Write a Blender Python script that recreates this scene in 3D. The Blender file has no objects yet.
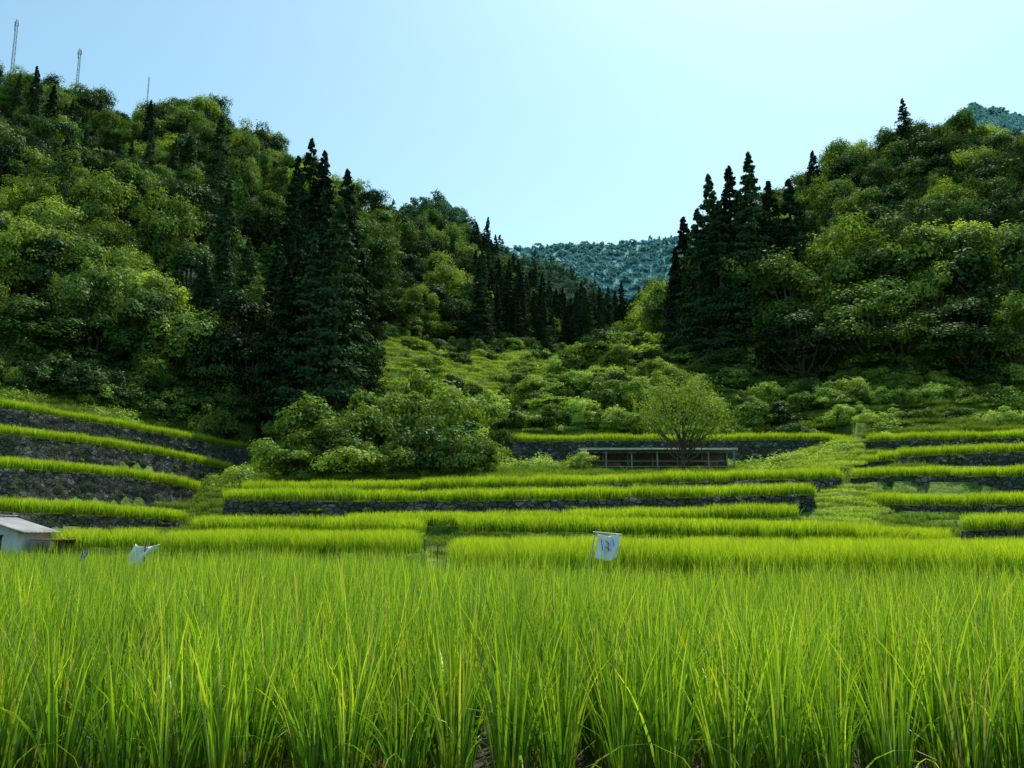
import bpy, math, random
import numpy as np
from mathutils import Vector
rng = np.random.default_rng(11); random.seed(5)
sc = bpy.context.scene
sc.view_settings.view_transform = 'Standard'
sc.view_settings.look = 'None'; sc.view_settings.exposure = 0

# ------------------------------------------------------------------ survey
EYE = 1.45; F = 853.33; TH = math.atan(146/F); CT, ST = math.cos(TH), math.sin(TH)
def sight(a, b, Y):
    up = 384-b; wy = F*CT-up*ST; wz = F*ST+up*CT
    return np.array([(a-512)/wy*Y, Y, EYE+wz/wy*Y])

# ------------------------------------------------------------------ helpers
def mesh_from(name, V, Q, col=None, mats=(), midx=None, smooth=False):
    V = np.asarray(V, dtype=np.float32); Q = np.asarray(Q, dtype=np.int32)
    me = bpy.data.meshes.new(name)
    me.vertices.add(len(V)); me.vertices.foreach_set('co', V.ravel())
    k = Q.shape[1]
    me.loops.add(Q.size); me.loops.foreach_set('vertex_index', Q.ravel())
    me.polygons.add(len(Q)); me.polygons.foreach_set('loop_start', np.arange(len(Q), dtype=np.int32)*k)
    for m in mats: me.materials.append(m)
    if midx is not None: me.polygons.foreach_set('material_index', np.asarray(midx, dtype=np.int32))
    me.update(calc_edges=True)
    if smooth: me.polygons.foreach_set('use_smooth', np.ones(len(Q), dtype=bool))
    if col is not None:
        a = me.attributes.new('Col', 'FLOAT_COLOR', 'POINT')
        c = np.ones((len(V), 4), dtype=np.float32); c[:, :col.shape[1]] = col
        a.data.foreach_set('color', c.ravel())
    return me
def add(name, me, parent=None, loc=None, rot=None, scl=None):
    o = bpy.data.objects.new(name, me); sc.collection.objects.link(o)
    if parent: o.parent = parent
    if loc is not None: o.location = loc
    if rot is not None: o.rotation_euler = rot
    if scl is not None: o.scale = scl
    return o
def norm(a): return a/np.maximum(np.linalg.norm(a, axis=-1, keepdims=True), 1e-9)
def merge(parts):
    V=[];Q=[];C=[];M=[];n=0
    for v,q,c,m in parts:
        V.append(v);Q.append(q+n);C.append(c);M.append(np.full(len(q),m));n+=len(v)
    return np.concatenate(V),np.concatenate(Q),np.concatenate(C),np.concatenate(M)
def leafquads(C, N, s, asp, colr, colg):
    n=len(C); N=norm(N); r=rng.normal(size=(n,3)); t=norm(np.cross(N,r)); b=np.cross(N,t)
    s=np.broadcast_to(s,(n,))[:,None]
    V=np.stack([C-t*s, C+b*s*asp+t*s*.1, C+t*s, C-b*s*asp+t*s*.1],1).reshape(-1,3)
    Q=np.arange(4*n).reshape(-1,4)
    c=np.stack([colr,colg,np.zeros(n)],1); c=np.repeat(c,4,0)
    return V,Q,c
def tube(P, R, k=7):
    P=np.array(P,float); R=np.array(R,float); n=len(P); V=[]
    for i in range(n):
        d=P[min(i+1,n-1)]-P[max(i-1,0)]; d=d/np.linalg.norm(d)
        a=np.cross(d,[0.3,1,0.1]); a/=np.linalg.norm(a); b=np.cross(d,a)
        for j in range(k):
            t=2*math.pi*j/k; V.append(P[i]+R[i]*(a*math.cos(t)+b*math.sin(t)))
    Q=[[i*k+j,i*k+(j+1)%k,(i+1)*k+(j+1)%k,(i+1)*k+j] for i in range(n-1) for j in range(k)]
    V=np.array(V); return V,np.array(Q),np.full((len(V),3),.5)
def blades(n, r, L, w, k, lean, bend, square=False, p=1.6, off=(0,0)):
    U=rng.uniform
    if square: bx=U(-r,r,n); by=U(-r,r,n)*(square if square is not True else 1)
    else:
        rr=r*np.sqrt(U(0,1,n)); a0=U(0,2*np.pi,n); bx=rr*np.cos(a0); by=rr*np.sin(a0)
    az=U(0,2*np.pi,n)
    if not square: az=np.arctan2(by,bx)+rng.normal(0,.7,n)
    Ln=U(L[0],L[1],n); le=U(lean[0],lean[1],n); be=bend[0]+(bend[1]-bend[0])*U(0,1,n)**2
    pos=np.stack([bx+off[0],by+off[1],np.zeros(n)],1); tw=U(0,np.pi,n)
    side0=np.stack([np.cos(tw),np.sin(tw),np.zeros(n)],1)
    V=np.zeros((n,k+1,2,3)); C=np.zeros((n,k+1,2,3)); g=U(0,1,n)
    wn=w*U(.7,1.25,n)[:,None]
    for i in range(k+1):
        t=i/k
        wd=wn*(.55+.45*min(1,t*3))*max(.04,(1-t**2.2))
        V[:,i,0]=pos-side0*wd/2; V[:,i,1]=pos+side0*wd/2
        C[:,i,:,0]=t; C[:,i,:,1]=g[:,None]
        tm=(i+.5)/k; th=le+be*tm**p
        pos=pos+np.stack([np.cos(az)*np.sin(th),np.sin(az)*np.sin(th),np.cos(th)],1)*(Ln/k)[:,None]
    base=(np.arange(n)*(k+1)*2)[:,None]; q=[]
    for i in range(k):
        q.append(np.stack([base[:,0]+i*2,base[:,0]+i*2+1,base[:,0]+i*2+3,base[:,0]+i*2+2],1))
    return V.reshape(-1,3),np.concatenate(q),C.reshape(-1,3)

# ------------------------------------------------------------------ materials
def newmat(name):
    m=bpy.data.materials.new(name); m.use_nodes=True; nt=m.node_tree; nt.nodes.clear()
    return m,nt,nt.nodes,nt.links
def ramp(n, stops):
    r=n.new('ShaderNodeValToRGB'); cr=r.color_ramp
    while len(cr.elements)<len(stops): cr.elements.new(.5)
    for e,(p,c) in zip(cr.elements,stops): e.position=p; e.color=(*c,1)
    return r
def leafmat(name, stops, trans=.35, gloss=.03, rough=.5, mode='leaf', var=.3, tcol=(1.3,1.3,.5)):
    m,nt,n,l=newmat(name)
    at=n.new('ShaderNodeAttribute'); at.attribute_name='Col'
    sep=n.new('ShaderNodeSeparateColor'); l.new(at.outputs['Color'],sep.inputs[0])
    oi=n.new('ShaderNodeObjectInfo')
    if mode=='leaf':
        a=n.new('ShaderNodeMath'); a.operation='MULTIPLY_ADD'; l.new(sep.outputs[0],a.inputs[0]); a.inputs[1].default_value=.27
        b=n.new('ShaderNodeMath'); b.operation='MULTIPLY'; l.new(oi.outputs['Random'],b.inputs[0]); b.inputs[1].default_value=.6
        l.new(b.outputs[0],a.inputs[2])
        c=n.new('ShaderNodeMath'); c.operation='MULTIPLY_ADD'; l.new(sep.outputs[1],c.inputs[0]); c.inputs[1].default_value=.17; l.new(a.outputs[0],c.inputs[2])
        src=c.outputs[0]
    else:
        src=sep.outputs[1]
    r=ramp(n,stops); l.new(src,r.inputs[0])
    hs=n.new('ShaderNodeHueSaturation'); l.new(r.outputs[0],hs.inputs['Color'])
    v=n.new('ShaderNodeMapRange'); l.new(oi.outputs['Random'],v.inputs[0]); v.inputs[3].default_value=1-var; v.inputs[4].default_value=1+var
    l.new(v.outputs[0],hs.inputs['Value'])
    colout=hs.outputs[0]
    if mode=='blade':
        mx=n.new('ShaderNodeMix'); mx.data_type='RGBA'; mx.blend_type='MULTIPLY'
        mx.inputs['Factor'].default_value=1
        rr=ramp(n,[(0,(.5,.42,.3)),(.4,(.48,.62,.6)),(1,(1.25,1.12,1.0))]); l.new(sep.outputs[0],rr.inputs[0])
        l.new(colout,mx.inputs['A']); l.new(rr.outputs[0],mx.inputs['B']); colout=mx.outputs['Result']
    d=n.new('ShaderNodeBsdfDiffuse'); l.new(colout,d.inputs[0])
    t=n.new('ShaderNodeBsdfTranslucent')
    tm=n.new('ShaderNodeMix'); tm.data_type='RGBA'; tm.blend_type='MULTIPLY'; tm.inputs['Factor'].default_value=1
    l.new(colout,tm.inputs['A']); tm.inputs['B'].default_value=(*tcol,1); l.new(tm.outputs['Result'],t.inputs[0])
    ms=n.new('ShaderNodeMixShader'); ms.inputs[0].default_value=trans; l.new(d.outputs[0],ms.inputs[1]); l.new(t.outputs[0],ms.inputs[2])
    g=n.new('ShaderNodeBsdfGlossy'); g.inputs['Roughness'].default_value=rough; g.inputs[0].default_value=(.75,.95,.65,1)
    m2=n.new('ShaderNodeMixShader'); m2.inputs[0].default_value=gloss; l.new(ms.outputs[0],m2.inputs[1]); l.new(g.outputs[0],m2.inputs[2])
    o=n.new('ShaderNodeOutputMaterial'); l.new(m2.outputs[0],o.inputs[0])
    return m
def surf(name, stops, scale=3, rough=.9, bump=.3, vor=False, metal=0, detail=6):
    m,nt,n,l=newmat(name)
    tc=n.new('ShaderNodeNewGeometry')
    no=n.new('ShaderNodeTexNoise'); no.inputs['Scale'].default_value=scale; no.inputs['Detail'].default_value=detail
    l.new(tc.outputs['Position'],no.inputs['Vector'])
    r=ramp(n,stops); l.new(no.outputs[0],r.inputs[0])
    p=n.new('ShaderNodeBsdfPrincipled'); p.inputs['Roughness'].default_value=rough; p.inputs['Metallic'].default_value=metal
    bp=n.new('ShaderNodeBump'); bp.inputs['Strength'].default_value=bump; bp.inputs['Distance'].default_value=.05
    l.new(no.outputs[0],bp.inputs['Height']); l.new(bp.outputs[0],p.inputs['Normal']); l.new(r.outputs[0],p.inputs['Base Color'])
    o=n.new('ShaderNodeOutputMaterial'); l.new(p.outputs[0],o.inputs[0]); return m
def stonemat():
    m,nt,n,l=newmat('dry_stone')
    g=n.new('ShaderNodeNewGeometry')
    mp=n.new('ShaderNodeMapping'); mp.inputs['Scale'].default_value=(2.4,2.4,3.4); l.new(g.outputs['Position'],mp.inputs[0])
    v=n.new('ShaderNodeTexVoronoi'); v.inputs['Scale'].default_value=1; l.new(mp.outputs[0],v.inputs['Vector'])
    ve=n.new('ShaderNodeTexVoronoi'); ve.feature='DISTANCE_TO_EDGE'; ve.inputs['Scale'].default_value=1; l.new(mp.outputs[0],ve.inputs['Vector'])
    s=n.new('ShaderNodeSeparateColor'); l.new(v.outputs['Color'],s.inputs[0])
    r=ramp(n,[(0,(.03,.03,.028)),(.6,(.075,.075,.068)),(1,(.18,.175,.16))]); l.new(s.outputs[0],r.inputs[0])
    no=n.new('ShaderNodeTexNoise'); no.inputs['Scale'].default_value=.9; no.inputs['Detail'].default_value=7; l.new(g.outputs['Position'],no.inputs['Vector'])
    mr=ramp(n,[(.44,(0,0,0)),(.58,(1,1,1))]); l.new(no.outputs[0],mr.inputs[0])
    mx=n.new('ShaderNodeMix'); mx.data_type='RGBA'; l.new(mr.outputs[0],mx.inputs['Factor']); l.new(r.outputs[0],mx.inputs['A']); mx.inputs['B'].default_value=(.035,.055,.02,1)
    er=ramp(n,[(0,(.12,.12,.1)),(.09,(1,1,1))]); l.new(ve.outputs['Distance'],er.inputs[0])
    m2=n.new('ShaderNodeMix'); m2.data_type='RGBA'; m2.blend_type='MULTIPLY'; m2.inputs['Factor'].default_value=1; l.new(mx.outputs['Result'],m2.inputs['A']); l.new(er.outputs[0],m2.inputs['B'])
    p=n.new('ShaderNodeBsdfPrincipled'); p.inputs['Roughness'].default_value=.9; l.new(m2.outputs['Result'],p.inputs['Base Color'])
    bp=n.new('ShaderNodeBump'); bp.inputs['Strength'].default_value=1; bp.inputs['Distance'].default_value=.12; l.new(er.outputs[0],bp.inputs['Height']); l.new(bp.outputs[0],p.inputs['Normal'])
    o=n.new('ShaderNodeOutputMaterial'); l.new(p.outputs[0],o.inputs[0]); return m
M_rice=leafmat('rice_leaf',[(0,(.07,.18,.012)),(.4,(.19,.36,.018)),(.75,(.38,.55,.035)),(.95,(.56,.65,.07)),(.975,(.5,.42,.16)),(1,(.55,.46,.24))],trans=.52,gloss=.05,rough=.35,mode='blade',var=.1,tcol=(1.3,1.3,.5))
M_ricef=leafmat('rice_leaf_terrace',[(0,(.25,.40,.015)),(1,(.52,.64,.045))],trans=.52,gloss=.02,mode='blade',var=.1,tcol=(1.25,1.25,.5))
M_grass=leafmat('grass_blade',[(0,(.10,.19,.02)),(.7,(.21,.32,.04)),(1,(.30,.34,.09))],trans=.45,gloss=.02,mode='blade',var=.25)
M_lgrass=leafmat('meadow_grass',[(0,(.28,.40,.04)),(.7,(.45,.58,.10)),(1,(.56,.60,.20))],trans=.5,gloss=.02,mode='blade',var=.15)
M_broad=leafmat('broad_leaf',[(0,(.012,.034,.012)),(.4,(.033,.075,.016)),(.7,(.09,.16,.028)),(1,(.27,.34,.055))],trans=.33,gloss=.022,rough=.5)
M_olive=leafmat('olive_leaf',[(0,(.06,.12,.016)),(.5,(.18,.27,.036)),(1,(.42,.50,.10))],trans=.4,gloss=.02,rough=.5)
M_con=leafmat('cedar_needle',[(0,(.009,.026,.012)),(.5,(.017,.042,.018)),(1,(.045,.085,.026))],trans=.2,gloss=.015)
M_ycon=leafmat('young_cedar_needle',[(0,(.05,.14,.024)),(1,(.12,.27,.04))],trans=.3,gloss=.02)
M_far=leafmat('distant_haze_tinted_leaf',[(0,(.040,.098,.062)),(1,(.10,.185,.10))],trans=.3,gloss=.015,tcol=(1,1.1,.9))  # slight aerial haze put into the leaf colour, bluer than near trees
M_vfar=leafmat('haze_tinted_leaf',[(0,(.155,.36,.37)),(1,(.19,.41,.41))],trans=.45,gloss=.0,tcol=(1,1,1),var=.07)  # distance haze painted as a pale blue-green leaf colour
M_hazeg=surf('haze_tinted_hillside_ground',[(.3,(.12,.29,.29)),(.7,(.14,.32,.31))],scale=.1,rough=1)  # far ground coloured pale blue-green to stand in for air haze
M_weed=leafmat('weed_leaf',[(0,(.08,.16,.02)),(.5,(.21,.33,.045)),(1,(.40,.52,.12))],trans=.4,gloss=.02)
M_bark=surf('bark',[(.3,(.04,.03,.022)),(.7,(.11,.085,.06))],scale=6)
M_soil=surf('paddy_soil',[(.3,(.025,.025,.012)),(.7,(.07,.055,.03))],scale=5)
M_stone=stonemat()

# ------------------------------------------------------------------ terraces definition
TER=[
 ('B',[(446,574,21.5),(700,575,21.5),(1024,578,21),(1350,578,21)],12,.4,0),
 ('A',[(165,554,30),(300,555,29.5),(424,555,29)],8,.5,0),
 ('L5',[(60,549,36),(160,549,36)],6,.5,0),
 ('M2a',[(198,532,41),(330,534,40),(424,535,39)],4.5,.6,0),
 ('C',[(456,533,38),(600,535,38),(800,540,38),(952,548,38)],6.0,.9,0),
 ('M2b',[(345,528,45.5),(455,527,45.5),(650,523,46),(795,518,46.5)],2.8,.7,0),
 ('M1',[(226,501,50),(400,502,50),(600,500,50),(814,495,50)],5.5,1.1,1),
 ('M0',[(243,493,56),(400,491,56),(600,485,56),(842,479,57)],7.5,.9,1),
 ('L4',[(-260,508,42),(0,512,46),(100,516,52),(181,522,58)],7,1.5,1),
 ('L3',[(-260,455,49),(0,468,53),(90,474,60),(165,483,66),(192,490,70)],7,2.4,1),
 ('L2',[(-260,415,55),(0,434,60),(100,446,68),(180,459,76),(249,477,84)],6.5,2.1,1),
 ('L1',[(-260,380,61),(0,407,66),(100,424,74),(200,442,84),(266,453,91)],6,2.3,1),
 ('U1',[(490,442,84),(700,441,84),(838,440,83),(851,447,79)],7,2.9,1),
 ('R5',[(962,531,42),(1024,530,41),(1300,528,38)],6,1.5,1),
 ('R4',[(866,505,52),(950,506,51),(1024,506,50),(1300,500,46)],6.5,1.3,1),
 ('R3',[(852,478,60),(900,476,59),(1024,477,58),(1300,468,54)],6,1.3,1),
 ('R2',[(858,465,68),(905,457,67),(1024,452,65),(1300,440,60)],5.5,.9,1),
 ('R1',[(866,442,75),(950,440,74),(1024,438,72),(1300,420,67)],6,1.2,1),
]
TT=[]
for nm,pts,dep,h,kind in TER:
    P=np.array([sight(*p) for p in pts]); seg=np.linalg.norm(np.diff(P[:,:2],axis=0),axis=1); s=np.r_[0,np.cumsum(seg)]
    n=max(8,int(s[-1]/.5)); ss=np.linspace(0,s[-1],n)
    Q=np.stack([np.interp(ss,s,P[:,i]) for i in range(3)],1)
    for _ in range(12): Q[1:-1]=(Q[:-2]+Q[1:-1]*2+Q[2:])/4
    ph=len(TT)*1.7
    Q[:,1]+=.22*np.sin(ss*.35+ph)+.12*np.sin(ss*.9+ph*2)
    TT.append(dict(name=nm,F=Q,dep=dep,h=h,kind=kind,u=Q[:,0]/Q[:,1]))

# ------------------------------------------------------------------ terrain
V0=[(0,0),(18,-.05),(20,-.1),(30,.1),(38,.4),(46,1.1),(50,2.0),(56,3.4),(64,5.2),(72,6.2),(80,7),(84,7.4)]
COL={
 -600:[(0,0),(20,-.1),(42,1),(60,8),(80,16),(240,105),(320,95),(900,300),(3000,300)],
 0:[(0,0),(20,-.1),(44,.7),(50,2.5),(58,5),(66,8.5),(76,12.7),(84,15.5),(130,48),(260,137),(330,120),(600,180),(900,300),(3000,300)],
 120:[(0,0),(20,-.1),(44,.6),(54,1.6),(64,4.5),(72,8),(82,11.5),(90,14.5),(130,42),(262,129),(330,110),(600,180),(900,300),(3000,300)],
 200:[(0,0),(20,-.1),(44,.6),(58,1.3),(68,3.2),(78,6),(85,9),(92,12),(130,38),(268,133),(340,112),(600,180),(900,300),(3000,300)],
 300:V0[:9]+[(70,5.8),(85,8.5),(92,11),(150,45),(240,99),(300,93),(600,170),(900,300),(3000,300)],
 380:V0[:9]+[(70,5.8),(90,11),(105,17.5),(112,21),(150,37),(220,78),(270,82),(380,138),(600,170),(900,300),(3000,300)],
 440:V0[:9]+[(80,8),(95,13),(110,19.5),(130,27),(150,32),(170,37),(370,146),(450,135),(600,180),(900,300),(3000,300)],
 500:V0+[(95,13),(110,18),(125,22.5),(140,27),(170,35),(400,126),(470,118),(600,192),(700,185),(900,308),(3000,250)],
 560:V0+[(95,14),(110,19),(125,24),(140,28),(200,42),(430,98),(590,180),(680,165),(900,308),(3000,250)],
 610:V0+[(100,16.5),(115,22),(128,29),(136,30),(150,30),(200,41),(300,66),(450,95),(590,156),(680,140),(900,313),(3000,250)],
 650:V0+[(100,16.7),(115,22.5),(130,30),(140,31),(200,42),(300,72),(450,105),(590,134),(680,130),(900,317),(3000,250)],
 700:V0+[(100,17),(120,25),(135,29),(200,50),(260,70),(400,105),(900,320),(3000,250)],
 760:V0+[(95,14),(110,20.5),(200,70),(260,82),(400,110),(900,340),(3000,250)],
 850:[(0,0),(20,-.1),(38,.6),(45,1.9),(52,3.3),(60,5.2),(70,7),(80,10),(90,14.5),(104,19.5),(220,92),(280,98),(900,385),(3000,300)],
 920:[(0,0),(20,-.1),(38,.3),(45,1.4),(52,3),(60,5),(70,7.2),(80,10.5),(90,14.5),(100,18.5),(220,101),(280,104),(900,425),(3000,300)],
 975:[(0,0),(20,-.1),(38,.3),(45,1.2),(52,3),(60,5),(70,7.5),(80,10.8),(90,15),(98,18),(208,94),(280,98),(900,468),(3000,300)],
 1024:[(0,0),(20,-.1),(38,.3),(45,1),(55,3),(62,5),(70,8),(80,11),(90,15),(97,17.6),(200,87),(260,92),(900,458),(3000,300)],
 1600:[(0,0),(20,-.1),(45,1.5),(60,5),(70,9),(97,18),(180,72),(260,80),(900,300),(3000,300)],
}
CK=np.array(sorted(COL)); 
def vn(x,y,s,ph=0):
    x=x/s;y=y/s
    return (np.sin(x*1.7+ph+1.3*np.sin(y*1.1+ph))+np.sin(y*2.1-ph+1.1*np.sin(x*1.3+2*ph))+np.sin((x+y)*1.3+ph*3)+.6*np.sin((x-y)*3.1+ph))/3.6
def bearing(x,y):
    Y=np.maximum(y,14.); return 512+np.clip(x/Y,-1.7,1.7)*np.interp(Y,[60,90,200],[862,850,800])
def slabmask(x,y,m=0.,front=None):
    u=x/np.maximum(y,1); ins=np.zeros(x.shape,bool)
    for t in TT:
        du=(m+.05)/np.maximum(y,10)
        yf=np.interp(u,t['u'],t['F'][:,1])
        yd=t['dep']/np.sqrt(1+u*u)
        fr=m if front is None or not t['kind'] else front
        ins|=(u>t['u'][0]-du)&(u<t['u'][-1]+du)&(y>yf-fr)&(y<yf+yd)
    return ins
def H(x,y):
    x=np.asarray(x,float);y=np.asarray(y,float)
    Y=np.clip(y,0,3000); px=np.clip(bearing(x,y),CK[0],CK[-1]-.01)
    Z=np.stack([np.interp(Y,[a for a,b in COL[k]],[b for a,b in COL[k]]) for k in CK])
    k=np.clip(np.searchsorted(CK,px,side='right')-1,0,len(CK)-2)
    f=(px-CK[k])/(CK[k+1]-CK[k])
    Zr=Z.reshape(len(CK),-1); kk=k.ravel(); ii=np.arange(x.size)
    z=(Zr[kk,ii]*(1-f.ravel())+Zr[kk+1,ii]*f.ravel()).reshape(x.shape)
    amp=np.interp(Y,[18,60,110,200,400,900],[.02,.12,.5,2.5,5,9])
    z=z+amp*vn(x,y,np.where(Y>300,60,22),1.)+amp*.4*vn(x,y,7,2.)
    s=3.0; q=z/s+.2*vn(x,y,14,4.); fl=np.floor(q); fr=q-fl
    st=s*(fl+np.clip((fr-.62)/.3,0,1)-.2*vn(x,y,14,4.))
    mk=np.clip((Y-86)/6,0,1)*np.clip((165-Y)/15,0,1)*np.clip((px-360)/30,0,1)*np.clip((900-px)/60,0,1)
    mk=np.maximum(mk,np.clip((Y-80)/4,0,1)*np.clip((100-Y)/5,0,1)*np.clip((px-700)/60,0,1))
    z=z*(1-.88*mk)+st*.88*mk
    z=np.where(y<19.5,np.minimum(z,-.02),z)
    u=x/np.maximum(y,1)
    for t in TT:
        du=.6/np.maximum(y,10); yf=np.interp(u,t['u'],t['F'][:,1]); zf=np.interp(u,t['u'],t['F'][:,2]); yd=t['dep']/np.sqrt(1+u*u)
        iu=(u>t['u'][0]-du)&(u<t['u'][-1]+du)
        z=np.where(iu&(y>yf-.4)&(y<yf+yd+.2),np.minimum(z,zf-.35),z)
        z=np.where(iu&(y>yf-3)&(y<=yf-.4),np.minimum(z,zf-t['h']),z)
    return z
def grow(a,step,end,r):
    o=[];v=a
    while v<end: step*=r; v+=step; o.append(v)
    return o
xs=np.arange(-66,66.01,.55); xr=np.array(grow(66,.55,3500,1.07)); xs=np.r_[-xr[::-1],xs,xr]
ys=np.arange(0,112,.5); ys=np.r_[-np.array(grow(0,1,3000,1.4))[::-1],ys,np.array(grow(111.5,.5,3600,1.03))]
X,Yg=np.meshgrid(xs,ys); Zg=H(X,Yg)
nx=len(xs);ny=len(ys); I=(np.arange(ny-1)[:,None]*nx+np.arange(nx-1)[None]).ravel()
Qt=np.stack([I,I+1,I+nx+1,I+nx],1)
def terrmat():
    m,nt,n,l=newmat('hillside_ground')
    g=n.new('ShaderNodeNewGeometry')
    a=n.new('ShaderNodeTexNoise'); a.inputs['Scale'].default_value=.35; a.inputs['Detail'].default_value=9; l.new(g.outputs['Position'],a.inputs['Vector'])
    r=ramp(n,[(.3,(.05,.09,.018)),(.5,(.11,.18,.03)),(.62,(.16,.23,.05)),(.75,(.22,.2,.10))]); l.new(a.outputs[0],r.inputs[0])
    b=n.new('ShaderNodeTexNoise'); b.inputs['Scale'].default_value=4; b.inputs['Detail'].default_value=6; l.new(g.outputs['Position'],b.inputs['Vector'])
    bp=n.new('ShaderNodeBump'); bp.inputs['Strength'].default_value=.8; bp.inputs['Distance'].default_value=.25; l.new(b.outputs[0],bp.inputs['Height'])
    p=n.new('ShaderNodeBsdfPrincipled'); p.inputs['Roughness'].default_value=1; p.inputs['Specular IOR Level'].default_value=.1; l.new(r.outputs[0],p.inputs['Base Color']); l.new(bp.outputs[0],p.inputs['Normal'])
    o=n.new('ShaderNodeOutputMaterial'); l.new(p.outputs[0],o.inputs[0]); return m
M_ter=terrmat()
M_floor=surf('forest_floor',[(.3,(.012,.018,.008)),(.7,(.03,.04,.015))],scale=1,rough=1)
EDGE=[(-600,72),(0,84),(100,88),(200,93),(300,93),(345,95),(370,112),(388,152),(430,165),(480,172),(520,185),(560,200),(610,225),(640,215),(655,150),(668,132),(700,124),(760,113),(850,105),(1024,97),(1600,85)]
def edge(px): return np.interp(px,[a for a,b in EDGE],[b for a,b in EDGE])
yq=Yg.ravel()[I]; xq=X.ravel()[I]
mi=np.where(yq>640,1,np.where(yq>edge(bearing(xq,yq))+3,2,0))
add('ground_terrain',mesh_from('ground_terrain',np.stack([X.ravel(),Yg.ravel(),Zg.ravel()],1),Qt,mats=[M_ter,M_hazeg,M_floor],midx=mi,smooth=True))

# ------------------------------------------------------------------ scatter via geometry nodes
ncoll=0
def protos(meshes):
    global ncoll
    c=bpy.data.collections.new('plant_kit_%02d'%ncoll); ncoll+=1
    for i,me in enumerate(meshes):
        o=bpy.data.objects.new('%s_p%02d_%02d'%('kit',ncoll,i),me); c.objects.link(o)
    ng=bpy.data.node_groups.new('scatter_%02d'%ncoll,'GeometryNodeTree')
    ng.interface.new_socket(name='Geometry',in_out='INPUT',socket_type='NodeSocketGeometry')
    ng.interface.new_socket(name='Geometry',in_out='OUTPUT',socket_type='NodeSocketGeometry')
    n=ng.nodes; l=ng.links
    gi=n.new('NodeGroupInput');go=n.new('NodeGroupOutput');ip=n.new('GeometryNodeInstanceOnPoints');ci=n.new('GeometryNodeCollectionInfo')
    ci.inputs['Collection'].default_value=c; ci.inputs['Separate Children'].default_value=True; ci.inputs['Reset Children'].default_value=True
    def na(nm,t):
        a=n.new('GeometryNodeInputNamedAttribute'); a.data_type=t; a.inputs['Name'].default_value=nm; return a.outputs[0]
    l.new(gi.outputs[0],ip.inputs['Points']); l.new(ci.outputs[0],ip.inputs['Instance']); ip.inputs['Pick Instance'].default_value=True
    l.new(na('idx','INT'),ip.inputs['Instance Index']); l.new(na('rot','FLOAT_VECTOR'),ip.inputs['Rotation']); l.new(na('scl','FLOAT_VECTOR'),ip.inputs['Scale'])
    l.new(ip.outputs[0],go.inputs[0])
    return ng,len(meshes)
def scatter(name,kit,P,scl,idx=None,parent=None,tilt=.05,rot=None):
    ng,k=kit; n=len(P)
    if n==0: return
    me=bpy.data.meshes.new(name); me.vertices.add(n); me.vertices.foreach_set('co',np.asarray(P,np.float32).ravel())
    scl=np.asarray(scl,np.float32)
    if scl.ndim==1: scl=np.repeat(scl[:,None],3,1)
    r=np.stack([rng.normal(0,tilt,n),rng.normal(0,tilt,n),rng.uniform(0,6.283,n)],1) if rot is None else rot
    if idx is None: idx=rng.integers(0,k,n)
    a=me.attributes.new('rot','FLOAT_VECTOR','POINT'); a.data.foreach_set('vector',r.astype(np.float32).ravel())
    a=me.attributes.new('scl','FLOAT_VECTOR','POINT'); a.data.foreach_set('vector',scl.ravel())
    a=me.attributes.new('idx','INT','POINT'); a.data.foreach_set('value',np.asarray(idx,np.int32))
    o=add(name,me,parent); md=o.modifiers.new('scatter','NODES'); md.node_group=ng
    return o

# ------------------------------------------------------------------ plant prototypes
def rice_tile(i):
    p=[]
    for a in range(5):
        for b in range(4):
            off=((a-2)*.30+rng.normal(0,.035),(b-1.5)*.25+rng.normal(0,.03)); hs=rng.uniform(.76,1.16)
            p.append((*blades(42,.07,(.68*hs,1.1*hs),.0152,5,(.0,.22),(.02,.8),off=off),0))
            p.append((*blades(4,.07,(.6,1.05),.013,6,(.1,.45),(1.2,2.7),off=off),0))
    V,Q,C,M=merge(p); return mesh_from('rice_tile',V,Q,C,[M_rice])
def rice_patch(n,w,k,r=.85):
    V,Q,C=blades(n,r,(.60,1.04),w,k,(.0,.25),(.1,.9),square=True); return mesh_from('rice_patch',V,Q,C,[M_ricef])
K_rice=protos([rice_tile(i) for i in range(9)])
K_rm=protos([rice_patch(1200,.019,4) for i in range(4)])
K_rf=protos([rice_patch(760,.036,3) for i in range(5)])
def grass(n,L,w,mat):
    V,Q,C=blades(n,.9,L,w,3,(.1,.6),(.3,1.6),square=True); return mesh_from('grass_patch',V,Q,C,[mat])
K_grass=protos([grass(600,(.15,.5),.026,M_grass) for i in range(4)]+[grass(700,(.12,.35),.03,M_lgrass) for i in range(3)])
def weed(n,R,h,s,mat):
    d=rng.normal(size=(n,3)); d=norm(d); d[:,2]=abs(d[:,2]); rr=rng.uniform(.6,1.05,n)[:,None]
    az=np.arctan2(d[:,1],d[:,0]); lump=1+.25*np.sin(3*az+rng.uniform(0,6))+.15*np.sin(7*az)
    P=d*rr*[R,R,h]*lump[:,None]; N=d*[1,1,1]+[0,0,1.0]+rng.normal(0,.5,(n,3))
    V,Q,C=leafquads(P,N,rng.uniform(.6,1.2,n)*s,.6,rng.uniform(0,1,n),rng.uniform(0,1,n))
    return mesh_from('weed_clump',V,Q,C,[mat])
K_weed=protos([weed(420,.8,.55,.09,M_weed),weed(420,.8,.8,.1,M_weed),weed(500,.9,.6,.08,M_olive),weed(420,.8,.4,.11,M_weed)])

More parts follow.
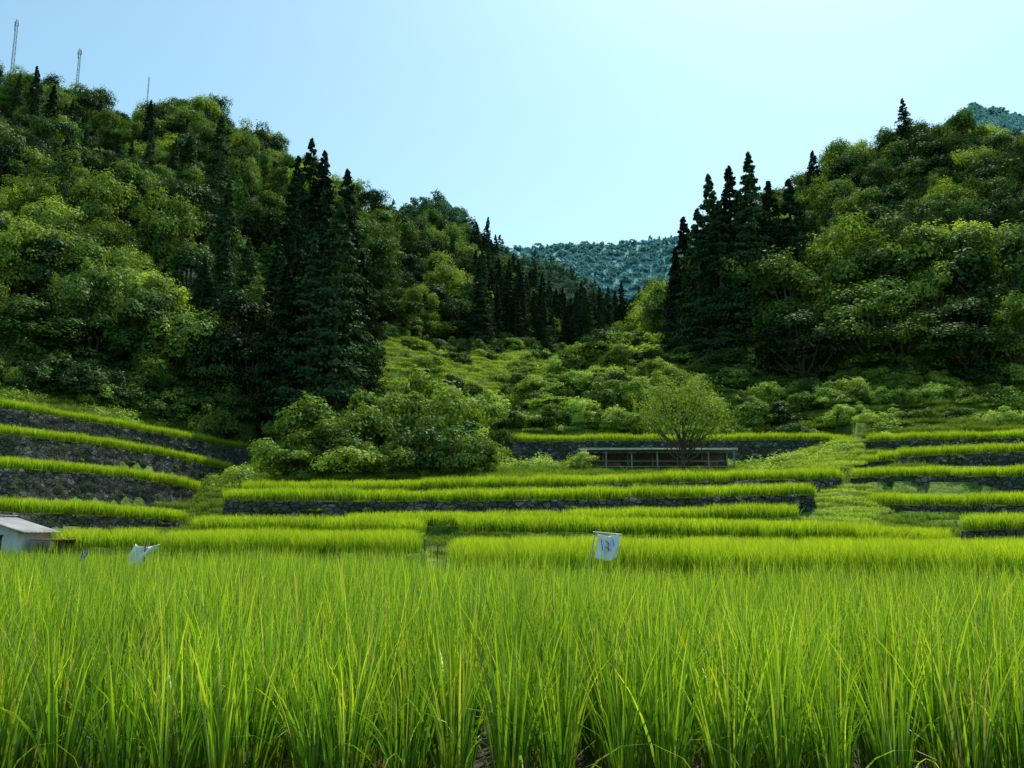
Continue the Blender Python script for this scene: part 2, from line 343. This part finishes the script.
def broad(H_,R,nl,per,s,mat,zlo=.12,trunk=True,sparse=1.0):
    parts=[]
    cz=H_*(.5+zlo/2); hz=H_*(.5-zlo/2)
    for i in range(nl):
        d=norm(rng.normal(size=3)[None])[0]; 
        if d[2]<-.2: d[2]*=.6
        q=rng.uniform(.5,.88); c=np.array([d[0]*R*q,d[1]*R*q,cz+d[2]*hz*q])
        lr=R*rng.uniform(.24,.42); 
        dd=norm(rng.normal(size=(per,3))); dd[:,2]=np.where(dd[:,2]<-.3,-dd[:,2],dd[:,2])
        rad=lr*rng.uniform(.6,1.08,per)[:,None]
        lump=1+.18*np.sin(dd[:,0:1]*7+i)+.15*np.sin(dd[:,1:2]*8+2*i)
        P=c+dd*rad*lump*[1,1,.78]
        N=dd*1.2+d*.3+[0,0,.4]+rng.normal(0,.42,(per,3))
        parts.append((*leafquads(P,N,rng.uniform(.6,1.3,per)*s,.6,np.full(per,rng.uniform(0,1)),rng.uniform(0,1,per)),0))
        if trunk:
            b=np.array([0,0,H_*rng.uniform(.15,.4)]); mid=(b+c)/2+[0,0,-.06*H_]
            parts.append((*tube([b,mid,c],[.02*H_*.6,.012*H_*.6,.004*H_],5),1))
    if trunk: parts.append((*tube([[0,0,-.5],[.1,0,H_*.2],[-.1,.1,H_*.45],[.1,0,H_*.75]],[.03*H_,.022*H_,.016*H_,.005*H_],8),1))
    V,Q,C,M=merge(parts); return mesh_from('tree',V,Q,C,[mat,M_bark],M)
def cedar(H_,R,nb,per,s,mat,pw=.7):
    parts=[]
    for i in range(nb):
        h=.03+.97*(i+rng.uniform(0,1))/nb; L=R*(min(1,(1-h)*1.25)**pw)*rng.uniform(.6,1.15)+.15
        az=rng.uniform(0,6.283); up=rng.uniform(-.25,.15)
        t=rng.uniform(.2,1,per)**.7; lat=rng.normal(0,.24,per)*L*(1.1-t*.5)
        rr=t*L; z=h*H_+up*rr+.10*rr*rr/L*rng.uniform(-1,1)-abs(rng.normal(0,.16,per))*(.5+L*.25)
        P=np.stack([math.cos(az)*rr-math.sin(az)*lat,math.sin(az)*rr+math.cos(az)*lat,z],1)
        N=np.stack([np.full(per,math.cos(az)),np.full(per,math.sin(az)),np.full(per,.8)],1)+rng.normal(0,.5,(per,3))
        parts.append((*leafquads(P,N,rng.uniform(.6,1.3,per)*s,.5,np.full(per,rng.uniform(0,1)),rng.uniform(0,1,per)),0))
    parts.append((*tube([[0,0,-1],[0,0,H_*.5],[0,0,H_*.98]],[.018*H_,.012*H_,.002*H_],7),1))
    V,Q,C,M=merge(parts); return mesh_from('cedar',V,Q,C,[mat,M_bark],M)
B=[broad(12,5.2,26,330,.2,M_broad,.05) for _ in range(4)]+[broad(11,5,24,330,.19,M_olive,.05) for _ in range(2)]
Cn=[cedar(22,4.4,230,44,.24,M_con,.85) for _ in range(4)]
Yc=[cedar(9,2.6,80,40,.2,M_ycon) for _ in range(2)]
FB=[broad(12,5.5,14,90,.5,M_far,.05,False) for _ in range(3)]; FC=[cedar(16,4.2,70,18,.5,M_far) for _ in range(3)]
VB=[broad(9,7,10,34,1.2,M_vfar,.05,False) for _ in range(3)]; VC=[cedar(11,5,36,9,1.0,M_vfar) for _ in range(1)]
Sh=[broad(3,2.0,16,260,.10,M_olive,-.15) for _ in range(3)]+[broad(3,2.0,16,260,.10,M_broad,-.15) for _ in range(2)]+[broad(3,2.0,16,240,.11,M_weed,-.2,False) for _ in range(2)]

# ------------------------------------------------------------------ terraces
def gridmesh(rows):
    R=np.array(rows); a,b,_=R.shape; I=(np.arange(a-1)[:,None]*b+np.arange(b-1)[None]).ravel()
    return R.reshape(-1,3),np.stack([I,I+1,I+b+1,I+b],1)
for t in TT:
    e=bpy.data.objects.new('rice_terrace',None); sc.collection.objects.link(e)
    Fp=t['F']; dirv=np.stack([t['u'],np.ones(len(Fp)),0*t['u']],1); dirv=dirv/np.linalg.norm(dirv,axis=1)[:,None]
    Bk=Fp+dirv*t['dep']
    add('field_soil',mesh_from('field_soil',*gridmesh([Fp+dirv*.05-[0,0,.01],(Fp+Bk)/2-[0,0,.01],Bk-[0,0,.01]]),mats=[M_soil]),e)
    k=6
    left=[Bk[0]*(1-i/k)+Fp[0]*i/k for i in range(k)]; right=[Fp[-1]*(1-i/k)+Bk[-1]*i/k for i in range(1,k+1)]
    path=np.array(left+list(Fp)+right); 
    tg=np.gradient(path[:,:2],axis=0); tg/=np.linalg.norm(tg,axis=1)[:,None]; nr=np.stack([tg[:,1],-tg[:,0],0*tg[:,0]],1)
    rows=[path-nr*.5+[0,0,.03]]
    hh=t['h']+.7; nr_=max(4,int(hh/.22))
    for j in range(nr_+1):
        zz=hh*j/nr_; w=path+nr*(.16*zz)-[0,0,zz]
        dn=.05*rng.normal(size=len(path)); w=w+nr*dn[:,None]
        if j==0: w=w+np.stack([0*dn,0*dn,.04*rng.normal(size=len(path))+.03],1)
        rows.append(w)
    add('stone_wall' if t['kind'] else 'earth_bank',mesh_from('stone_wall',*gridmesh(rows),mats=[M_stone if t['kind'] else M_ter]),e)
    L=np.linalg.norm(np.diff(Fp[:,:2],axis=0),axis=1).sum(); near=Fp[:,1].mean()<33
    sp=1.45; na_=max(2,int(round((L-.6)/sp))); nb_=max(2,int(round((t['dep']-.6)/sp)))
    aa,bb=np.meshgrid((1.0+(L-2.0)*np.arange(na_)/(na_-1))/L,(1.05+(t['dep']-2.1)*np.arange(nb_)/(nb_-1))/t['dep'])
    aa=aa.ravel(); bb=bb.ravel()
    fi=aa*(len(Fp)-1); i0=np.clip(fi.astype(int),0,len(Fp)-2); f=(fi-i0)[:,None]
    P=(Fp[i0]*(1-f)+Fp[i0+1]*f)+ (dirv[i0]*(bb*t['dep'])[:,None])
    s=rng.uniform(.9,1.1,len(P)); 
    S=np.stack([np.ones(len(P)),np.ones(len(P)),s*.9*(1+.1*vn(P[:,0],P[:,1],3,1.))],1)
    tgt=np.gradient(Fp[:,:2],axis=0); ang=np.arctan2(tgt[:,1],tgt[:,0])[i0]+rng.integers(0,4,len(P))*math.pi/2+rng.normal(0,.06,len(P))
    scatter('rice_plants',K_rm if near else K_rf,P,S,parent=e,rot=np.stack([0*ang,0*ang,ang],1))
    m=int(L/.9); fi=rng.uniform(0,len(Fp)-1.01,m); i0=fi.astype(int); f=(fi-i0)[:,None]; P=Fp[i0]*(1-f)+Fp[i0+1]*f
    sc_=rng.uniform(.2,.38,m)
    scatter('grass_fringe',K_grass,P+dirv[i0]*.1-[0,0,.03],sc_,rng.integers(0,4,m),parent=e)
    m=int(L/(1.3 if t['kind'] else .7)); fi=rng.uniform(0,len(Fp)-1.01,m); i0=fi.astype(int); f=(fi-i0)[:,None]; P=Fp[i0]*(1-f)+Fp[i0+1]*f
    v=rng.uniform(0,1,m)**.4*t['h']; P=P-dirv[i0]*(.16*v+.05)[:,None]-np.stack([0*v,0*v,v],1)
    scatter('wall_weeds',K_weed,P,rng.uniform(.12,.42,m),parent=e,tilt=.3)

# foreground paddy
gx,gy=np.meshgrid(np.arange(-27,27,1.5),np.arange(5.2,19.2,1.0)); gx[1::2]+=.6; gx=gx.ravel(); gy=gy.ravel()
k=(abs(gx)<gy*.75+8)&((gy<13.6)|(gx/gy<-.1)); gx,gy=gx[k],gy[k]
hv=1.0+.07*vn(gx,gy,2.6,3.)+rng.normal(0,.03,gx.size)-.09*(gy>8)*np.clip(gx/gy*4,0,1)
S=np.stack([np.ones(gx.size),np.ones(gx.size),hv],1)
e=bpy.data.objects.new('rice_field',None); sc.collection.objects.link(e)
scatter('rice_plants',K_rice,np.stack([gx,gy,0*gx],1),S,parent=e,rot=np.stack([0*gx,0*gx,rng.integers(0,2,gx.size)*math.pi+rng.normal(0,.02,gx.size)],1))
add('field_soil',mesh_from('fs',*gridmesh([[[x,y,.004] for x in np.linspace(-30,30,20)] for y in (3.5,9,14,19.4)]),mats=[M_soil]),e)

# ------------------------------------------------------------------ grass and weeds over open ground
gx,gy=np.meshgrid(np.arange(-75,75,1.25),np.arange(15.0,178,1.25)); gx=gx.ravel()+rng.uniform(-.4,.4,gx.size); gy=gy.ravel()+rng.uniform(-.4,.4,gy.size)
px=bearing(gx,gy); k=(px>-80)&(px<1110)&(gy<edge(px)+2)&~slabmask(gx,gy,.4,1.6)&((gy>20)|(gx/gy>-.05)); gx,gy,px=gx[k],gy[k],px[k]
br_=((px>790)&(px<872)&(gy>36)&(gy<80))|((px>365)&(px<500)&(gy>98))|((gy>88)&(px>480)&(px<760)&(vn(gx,gy,9,2.)>-.5))|((px>415)&(px<455)&(gy<40))|((px>760)&(gy>80)&(vn(gx,gy,9,2.)>-.1))
scatter('grass',K_grass,np.stack([gx,gy,H(gx,gy)-.03],1),rng.uniform(.7,1.2,gx.size)[:,None]*np.stack([np.ones(gx.size)*1.1,np.ones(gx.size)*1.1,np.interp(gy,[20,40,90],[.7,.9,1.5])],1),np.where(br_,rng.integers(4,7,gx.size),rng.integers(0,4,gx.size)))
gx,gy=np.meshgrid(np.arange(-110,110,1.3),np.arange(58,235,1.3)); gx=gx.ravel()+rng.uniform(-.5,.5,gx.size); gy=gy.ravel()+rng.uniform(-.5,.5,gy.size)
px=bearing(gx,gy); k=(px>-80)&(px<1110)&(gy<edge(px)+3)&~slabmask(gx,gy,.8,2.)
nz=vn(gx,gy,6,1.)+.6*vn(gx,gy,2.3,5.)
k&=(nz>.15)|((px>760)&(gy>80)&(nz>-.35)); k&=~((px>790)&(px<868)&(gy<72)); k&=~((gy<66)&(px<880)); k&=~((px>560)&(px<750)&(gy<78))
k&=~((px>372)&(px<490)&(gy>100)&(nz<.75))
gx,gy,nz=gx[k],gy[k],nz[k]
scatter('weeds',K_weed,np.stack([gx,gy,H(gx,gy)-.1],1),np.stack([np.full(gx.size,1.2),np.full(gx.size,1.2),np.clip(.7+1.2*nz,.5,2.4)],1)*rng.uniform(.6,1.4,gx.size)[:,None],tilt=.15)

# ------------------------------------------------------------------ forest
gx,gy=np.meshgrid(np.arange(-330,330,6.6),np.arange(70,345,6.6)); gx=gx.ravel()+rng.uniform(-2.8,2.8,gx.size); gy=gy.ravel()+rng.uniform(-2.8,2.8,gy.size)
px=bearing(gx,gy); k=(px>-260)&(px<1290)&(gy>edge(px)+1); gx,gy,px=gx[k],gy[k],px[k]
nz=vn(gx,gy,24,3.)+.35*rng.normal(size=gx.size)
R_=rng.uniform(size=gx.size)
con=(nz>.7)&(gy<215)
con|=(px>475)&(px<640)&(gy>175)&(R_<.93)
con|=(px>275)&(px<380)&(gy<125)&(R_<.7)
con|=(px>280)&(px<350)&(gy>140)&(gy<175)&(R_<.45)
con|=(px>0)&(px<110)&(gy>135)&(gy<160)&(R_<.4)
con&=~((px>790)&(rng.uniform(size=gx.size)<.93))
yc=(px>195)&(px<310)&(gy>135)&(gy<190)&(rng.uniform(size=gx.size)<.9)
con&=~yc; br=~con&~yc
z=H(gx,gy)-.3
idx=np.where(con,rng.integers(6,10,gx.size),np.where(yc,rng.integers(10,12,gx.size),np.where(rng.uniform(size=gx.size)<np.where(vn(gx,gy,30,6.)>.25,.5,.12),rng.integers(4,6,gx.size),rng.integers(0,4,gx.size))))
s=np.where(con,rng.uniform(.45,.85,gx.size),np.where(yc,rng.uniform(.7,1.1,gx.size),rng.uniform(.5,1.25,gx.size)))
s=np.where(br&(gy<edge(px)+10),s*.85,s)
S=np.stack([s,s,s*rng.uniform(.9,1.3,gx.size)],1)
K_for=protos(B+Cn+Yc)
near=gy<300
scatter('forest',K_for,np.stack([gx,gy,z],1)[near],S[near],idx[near],tilt=.04)
gx,gy=np.meshgrid(np.arange(-20,50,4.4),np.arange(178,250,4.4)); gx=gx.ravel()+rng.uniform(-1.8,1.8,gx.size); gy=gy.ravel()+rng.uniform(-1.8,1.8,gy.size)
px=bearing(gx,gy); k=(px>470)&(px<645)&(gy>edge(px)); gx,gy=gx[k],gy[k]
s=rng.uniform(.4,.72,gx.size)
scatter('cedar_plantation',K_for,np.stack([gx,gy,H(gx,gy)-.3],1),np.stack([s*.85,s*.85,s],1),rng.integers(6,10,gx.size))
ex=np.linspace(-200,1200,420); ee=edge(ex)+rng.uniform(-2,5,ex.size); uu=(ex-512)/np.interp(ee,[60,90,200],[862,850,800]); 
K_sh=protos(Sh)
k=~((ex>560)&(ex<665)); ex,ee,uu=ex[k],ee[k],uu[k]
scatter('undergrowth',K_sh,np.stack([uu*ee,ee,H(uu*ee,ee)-.3],1),rng.uniform(.6,1.5,ex.size),rng.integers(2,5,ex.size))
# overgrown hedgerows along the abandoned steps
hx=[];hy=[];hs=[];hi=[]
for y0,a0,a1,hgt in ((91.5,495,860,1.2),(98,490,800,1.35),(105,440,800,1.25),(112,470,760,1.4),(120,500,730,1.4),(128,545,720,1.7),(135,585,705,1.2),(86.5,860,1060,.7),(90,740,1060,.9),(94,760,1060,.9),(98,770,960,1.0),(132,400,480,.8),(145,400,560,1.0),(160,430,600,1.1)):
    a=a0
    while a<a1:
        sz=hgt*rng.uniform(.5,1.1); Yy=y0+rng.normal(0,.35)+2*math.sin(a*.02+y0)
        a+=sz*2.0*864/y0*rng.uniform(.35,.75)
        if rng.uniform()<.07: a+=24; continue
        hx.append((a-512)/850*Yy); hy.append(Yy); hs.append((sz*rng.uniform(1,1.4),sz*.9,sz*rng.uniform(.7,1.05))); hi.append(rng.choice([0,1,2,3,4,5,6],p=[.14,.14,.12,.15,.11,.17,.17]))
hx=np.array(hx);hy=np.array(hy)
scatter('hedgerow_scrub',K_sh,np.stack([hx,hy,H(hx,hy)-.2],1),np.array(hs),np.array(hi))
gx,gy=np.meshgrid(np.arange(-560,420,8.5),np.arange(296,640,8.5)); gx=gx.ravel()+rng.uniform(-3,3,gx.size); gy=gy.ravel()+rng.uniform(-3,3,gy.size)
px=bearing(gx,gy); k=(px>250)&(px<800)&((gy<560)|(px>480)); gx,gy,px=gx[k],gy[k],px[k]
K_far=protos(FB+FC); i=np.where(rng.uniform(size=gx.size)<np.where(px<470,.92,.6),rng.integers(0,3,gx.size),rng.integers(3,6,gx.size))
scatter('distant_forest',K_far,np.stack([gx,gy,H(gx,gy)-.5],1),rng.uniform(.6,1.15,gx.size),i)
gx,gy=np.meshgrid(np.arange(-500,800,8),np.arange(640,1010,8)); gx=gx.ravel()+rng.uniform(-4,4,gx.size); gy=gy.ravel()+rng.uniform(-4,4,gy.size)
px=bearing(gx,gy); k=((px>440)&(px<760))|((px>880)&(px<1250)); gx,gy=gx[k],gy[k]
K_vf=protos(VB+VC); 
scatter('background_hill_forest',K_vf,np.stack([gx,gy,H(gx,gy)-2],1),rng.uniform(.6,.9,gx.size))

# ------------------------------------------------------------------ individual trees
def hero(name,me,mh,px,top,Y,wid=None,mw=None,minh=2):
    p=sight(px,top,Y); g=float(H(np.array([p[0]]),np.array([Y]))[0]); h=max(minh,p[2]-g)
    s=h/mh; sx=min(s,1.2) if wid is None else (wid/2/864*Y)/mw
    add(name,me,None,(p[0],Y,g-.2),(0,0,random.uniform(0,6.28)),(sx,sx,s))
cl=[(340,198,95),(314,228,94),(362,250,99),(288,262,95),(326,215,100),(300,250,99),
    (312,138,150),(325,150,148),(348,168,140),(299,155,156),(222,116,165),(190,135,170),(68,134,150),(40,150,150),(14,140,150),(132,165,140),(160,205,125),(225,240,105),(205,255,104),
    (683,216,130),(708,173,124),(728,165,121),(748,152,118),(768,180,118),(788,178,121),(675,250,134),(697,208,122),(738,190,118),(718,200,118),(812,150,190),(902,98,205),
    (430,265,200),(418,240,230)]
for i,(a,b,c) in enumerate(cl): hero('cedar_tree',Cn[i%4],22,a,b,c,minh=8)
bl=[(60,235,100,90,1),(20,215,98,100,5),(150,270,103,120,4),(100,320,92,110,0),(40,300,90,110,1),(180,300,96,110,2),(240,290,98,110,3),(150,345,92,80,5),(255,330,96,80,1),
    (735,235,120,90,4),(790,245,112,120,5),(850,215,115,130,4),(930,225,110,140,0),(1000,230,104,130,2),(870,280,104,120,1),(960,300,99,120,3),(800,310,106,100,0),(1010,290,97,90,5),(900,320,101,110,4),
    (655,290,150,60,4),(640,305,170,60,5),(425,310,170,60,4),(395,300,158,70,0),(470,278,190,60,4)]
for (a,b,c,w,i) in bl: hero('broadleaf_tree',B[i],11.5,a,b,c,w,5.6)
sh=[(288,432,67,80,0),(315,404,70,95,1),(350,392,73,105,0),(390,384,76,110,2),(330,424,66,95,1),(372,412,69,95,1),(408,402,71,95,0),(445,393,76,95,1),(462,424,68,85,3),(474,390,84,80,2),(420,430,66,78,4),(455,432,65,66,3),(392,438,65,70,0),(350,442,65,80,0),(300,444,65,70,2),(425,376,88,90,1),(484,436,68,50,1),
    (211,403,88,52,0),(582,452,70,40,1),(500,425,84,40,2),(515,395,96,70,5),(600,375,110,90,5),(560,398,98,80,6),(640,346,128,100,5),(606,342,130,70,6),(690,348,124,80,5),(740,368,108,70,4),(430,355,120,50,2),(540,380,108,80,6)]
for (a,b,c,w,i) in sh: hero('shrub',Sh[i],2.75,a,b,c,w,2.2,1)
fig=broad(7,4.6,30,230,.11,M_olive,.16)
hero('persimmon_tree',fig,6.7,681,386,66,112,4.9)

# ------------------------------------------------------------------ built objects
def box(V,Q,c,s):
    n=len(V); x,y,z=c; a,b,d=s[0]/2,s[1]/2,s[2]/2
    V+= [(x-a,y-b,z-d),(x+a,y-b,z-d),(x+a,y+b,z-d),(x-a,y+b,z-d),(x-a,y-b,z+d),(x+a,y-b,z+d),(x+a,y+b,z+d),(x-a,y+b,z+d)]
    Q+=[[n+i for i in f] for f in ((0,3,2,1),(4,5,6,7),(0,1,5,4),(1,2,6,5),(2,3,7,6),(3,0,4,7))]
def boxes(name,L,mat,parent,bev=.01):
    V=[];Q=[]
    for c,s in L: box(V,Q,c,s)
    o=add(name,mesh_from(name,np.array(V),np.array(Q),mats=[mat]),parent)
    if bev: m=o.modifiers.new('b','BEVEL'); m.width=bev
    return o
def strut(name,pairs,r,mat,parent,k=6):
    parts=[(*tube([a,b],[r,r],k),0) for a,b in pairs]; V,Q,C,M=merge(parts)
    return add(name,mesh_from(name,V,Q,mats=[mat]),parent)
def empty(name,loc,rz=0):
    e=bpy.data.objects.new(name,None); sc.collection.objects.link(e); e.location=loc; e.rotation_euler=(0,0,rz); return e
M_met=surf('galvanised_metal',[(.3,(.3,.31,.32)),(.7,(.5,.51,.52))],scale=2,rough=.5,metal=.3)
M_roof=surf('tin_roof',[(.35,(.2,.2,.21)),(.7,(.33,.33,.34))],scale=1.5,rough=.8)
M_rust=surf('rusty_tin',[(.35,(.16,.06,.035)),(.7,(.28,.13,.08))],scale=2.5,rough=.8)
M_wall=surf('plaster_board',[(.3,(.42,.42,.42)),(.7,(.58,.58,.57))],scale=2,rough=.8)
M_wood=surf('old_timber',[(.3,(.05,.04,.03)),(.7,(.13,.10,.075))],scale=5)
M_dark=surf('dark_glass',[(.3,(.02,.025,.03)),(.7,(.04,.045,.05))],scale=2,rough=.2)
M_cloth=surf('white_sheet',[(.3,(.7,.72,.78)),(.7,(.85,.86,.88))],scale=8,rough=.7)
M_blue=surf('blue_print',[(.3,(.05,.12,.4)),(.7,(.08,.18,.5))],scale=8,rough=.7)
M_ant=surf('mast_steel',[(.3,(.25,.26,.27)),(.7,(.4,.41,.42))],scale=2,rough=.6)
# shelter
p=sight(578,449,71); q=sight(736,449,71); g=float(H(np.array([(p[0]+q[0])/2]),np.array([72.]))[0]); W=q[0]-p[0]; hz=p[2]-g
e=empty('farm_shelter',((p[0]+q[0])/2,72,g))
nb=7
boxes('posts',[((-W/2+.2+i*(W-.4)/(nb-1),y,(hz-.1)/2-.2),(.12,.12,hz+.3-.1)) for i in range(nb) for y in (-1,1.4)],M_roof,e)
boxes('roof',[((-W/2+W*(i+.5)/16,0.2,hz+.03+.012*(i%2)),(W/16+.01,3.6,.05)) for i in range(16)],M_roof,e,0)
boxes('fascia',[((0,-1.63,hz-.08),(W,.05,.13))],M_met,e)
boxes('rails',[((0,-1,hz*.45),(W-.4,.05,.06)),((0,-1,hz*.2),(W-.4,.05,.06))],M_roof,e)
boxes('back_wall',[((0,1.5,hz/2-.1),(W-.3,.06,hz-.05))],M_wood,e)
boxes('stored_goods',[((-W*.3,.8,.4),(2.2,1,.8)),((W*.12,.9,.3),(1.6,.9,.6)),((W*.36,.7,.45),(1.2,.8,.9))],M_rust,e,.04)
# hut at the left
p=sight(-6,516,36); g=0.15
e=empty('tin_hut',(p[0],36,g),.12); hz=p[2]-g
def prism(name,V,Q,mat):
    return add(name,mesh_from(name,np.array(V,float),np.array(Q),mats=[mat]),e)
hw=1.7;dp=1.6;ev=hz-.55
boxes('walls',[((0,0,ev/2-.1),(2*hw,2*dp,ev+.2))],M_wall,e)
prism('gable',[(-hw,-dp+.002,ev),(hw,-dp+.002,ev),(.0,-dp+.002,hz-.1),(-.001,-dp+.002,hz-.1),(-hw,dp,ev),(hw,dp,ev),(.0,dp,hz-.1),(-.001,dp,hz-.1)],[[0,1,2,3],[5,4,7,6]],M_wall)
for s_ in (-1,1):
    V=[];Q=[]
    nn=18
    for i in range(nn+1):
        y=-dp-.3+(2*dp+.6)*i/nn; w=.02*(i%2)
        V+=[(0,y,hz+w),(s_*(hw+.35),y,ev-.12+w)]
    for i in range(nn): Q.append([2*i,2*i+1,2*i+3,2*i+2])
    o=prism('roof_sheet',V,Q,M_roof); m=o.modifiers.new('s','SOLIDIFY'); m.thickness=.03
boxes('window',[((.7,-dp-.01,ev*.62),(.8,.04,.5))],M_dark,e,0)
boxes('window_frame',[((.7,-dp-.03,ev*.62+.27),(.9,.05,.05)),((.7,-dp-.03,ev*.62-.27),(.9,.05,.05)),((.7,-dp-.03,ev*.62),(.04,.05,.48))],M_wood,e,0)
boxes('ridge_cap',[((0,0,hz+.04),(.25,2*dp+.64,.04))],M_met,e)
boxes('lean_to_roof',[((hw+.95,.2,ev-.42),(1.4,2.6,.05))],M_rust,e); boxes('lean_to_posts',[((hw+1.5,-1,.35),(.09,.09,1.2)),((hw+1.5,1.3,.35),(.09,.09,1.2))],M_wood,e)
boxes('door',[((-.8,-dp-.02,.75),(.8,.05,1.6))],M_rust,e)
# masts
for (a,top,Y,w) in ((17,20,262,.7),(80,49,262,.6),(149,77,268,.3)):
    p=sight(a,top,Y); g=float(H(np.array([p[0]]),np.array([float(Y)]))[0])-.5; h=p[2]-g; e=empty('radio_mast',(p[0],Y,g)); n=max(6,int(h/2))
    cor=[(math.cos(t),math.sin(t)) for t in (.5,2.6,4.7)]
    ww=lambda i:w*(1-.45*i/n)
    pr=[];brc=[]
    for i in range(n):
        for j in range(3):
            A=(cor[j][0]*ww(i),cor[j][1]*ww(i),h*i/n); Bp=(cor[j][0]*ww(i+1),cor[j][1]*ww(i+1),h*(i+1)/n); k2=(j+1)%3
            Cc=(cor[k2][0]*ww(i+1),cor[k2][1]*ww(i+1),h*(i+1)/n); pr.append((A,Bp)); brc.append((A,Cc)); brc.append((Bp,Cc))
    strut('legs',pr,.11 if w>.4 else .06,M_ant,e); strut('braces',brc,.05 if w>.4 else .03,M_ant,e,4)
    if w>.4: boxes('antennas',[((.6,0,h*.96),(.25,.3,1.8)),((-.6,.2,h*.96),(.25,.3,1.8)),((0,-.6,h*.9),(.3,.25,1.6))],M_met,e)
# flags
def cloth(name,w,h,mat,parent,loc,ph=0,amp=.04,taper=0):
    R=[]
    for j in range(13):
        v=j/12; R.append([(loc[0]+(i/12-.0)*w*(1-taper*v)+.03*math.sin(v*4+ph),loc[1]+amp*math.sin(i*.9+v*3+ph),loc[2]-v*h-.05*math.sin(i/12*3.1)) for i in range(13)])
    V,Q=gridmesh(R); o=add(name,mesh_from(name,V,Q,mats=[mat],smooth=True),parent); m=o.modifiers.new('s','SOLIDIFY'); m.thickness=.004; return o
p=sight(596,532,14.3); e=empty('bird_scare_flag',(p[0],14.3,0)); h=p[2]
strut('pole',[((-.28,0,0),(-.1,0,h*.7)),((-.1,0,h*.7),(0,0,h+.03)),((-.05,0,h),(.42,0,h-.04))],.009,M_met,e)
cloth('sheet',.36,.4,M_cloth,e,(0,0,h-.02),.5)
strut('lettering',[((.08,-.045,h-.12),(.1,-.045,h-.3)),((.15,-.045,h-.14),(.22,-.045,h-.2)),((.15,-.045,h-.24),(.24,-.045,h-.3)),((.27,-.045,h-.12),(.28,-.045,h-.22)),((.2,-.045,h-.17),(.19,-.045,h-.32))],.007,M_blue,e,4)
p=sight(134,544,15); e=empty('bird_scare_bag',(p[0],15,0)); h=p[2]
strut('pole',[((.2,0,0),(.2,0,h+.02))],.012,M_wood,e)
cloth('bag',.44,.34,M_cloth,e,(-.02,0,h),2.1,.06,.55)
p=sight(83,549,16); e=empty('blue_tape_stake',(p[0],16,0)); h=p[2]
strut('stake',[((0,0,0),(0,0,h))],.01,M_wood,e); cloth('tape',.08,.2,M_blue,e,(0,-.01,h),1,.01)
for a,b,Y in ((424,540,27),(437,545,26)):
    p=sight(a,b,Y); e=empty('garden_stake',(p[0],Y,0)); strut('rod',[((0,0,0),(.03,0,p[2]))],.02,M_wood,e); boxes('cap',[((.03,0,p[2]),(.08,.05,.06))],M_rust,e)

# ------------------------------------------------------------------ light, sky, camera
SE=math.radians(59); AZ=math.radians(24)
w=bpy.data.worlds.new('World'); sc.world=w; w.use_nodes=True; n=w.node_tree.nodes; bg=n['Background']
sky=n.new('ShaderNodeTexSky'); sky.sky_type='NISHITA'; sky.sun_disc=False; sky.sun_elevation=SE; sky.sun_rotation=AZ
sky.air_density=1.0; sky.dust_density=1.2; sky.ozone_density=1.0; sky.altitude=200
tint=n.new('ShaderNodeMix'); tint.data_type='RGBA'; tint.blend_type='MULTIPLY'; tint.inputs['Factor'].default_value=1; tint.inputs['B'].default_value=(1.22,1.5,1.3,1)
w.node_tree.links.new(sky.outputs[0],tint.inputs['A']); w.node_tree.links.new(tint.outputs['Result'],bg.inputs[0]); bg.inputs[1].default_value=.15
L=bpy.data.lights.new('sun','SUN'); L.energy=5; L.angle=math.radians(.5); L.color=(1,.95,.83)
s=Vector((math.sin(AZ)*math.cos(SE),math.cos(AZ)*math.cos(SE),math.sin(SE)))
o=bpy.data.objects.new('sun',L); sc.collection.objects.link(o); o.rotation_euler=(-s).to_track_quat('-Z','Y').to_euler()
cam=bpy.data.cameras.new('camera'); cam.lens=30; cam.sensor_width=36; cam.clip_end=8000; cam.clip_start=.1
co=bpy.data.objects.new('camera',cam); sc.collection.objects.link(co); co.location=(0,0,EYE); co.rotation_euler=(math.pi/2+TH,0,0)
sc.camera=co
print('objs',len(sc.objects))
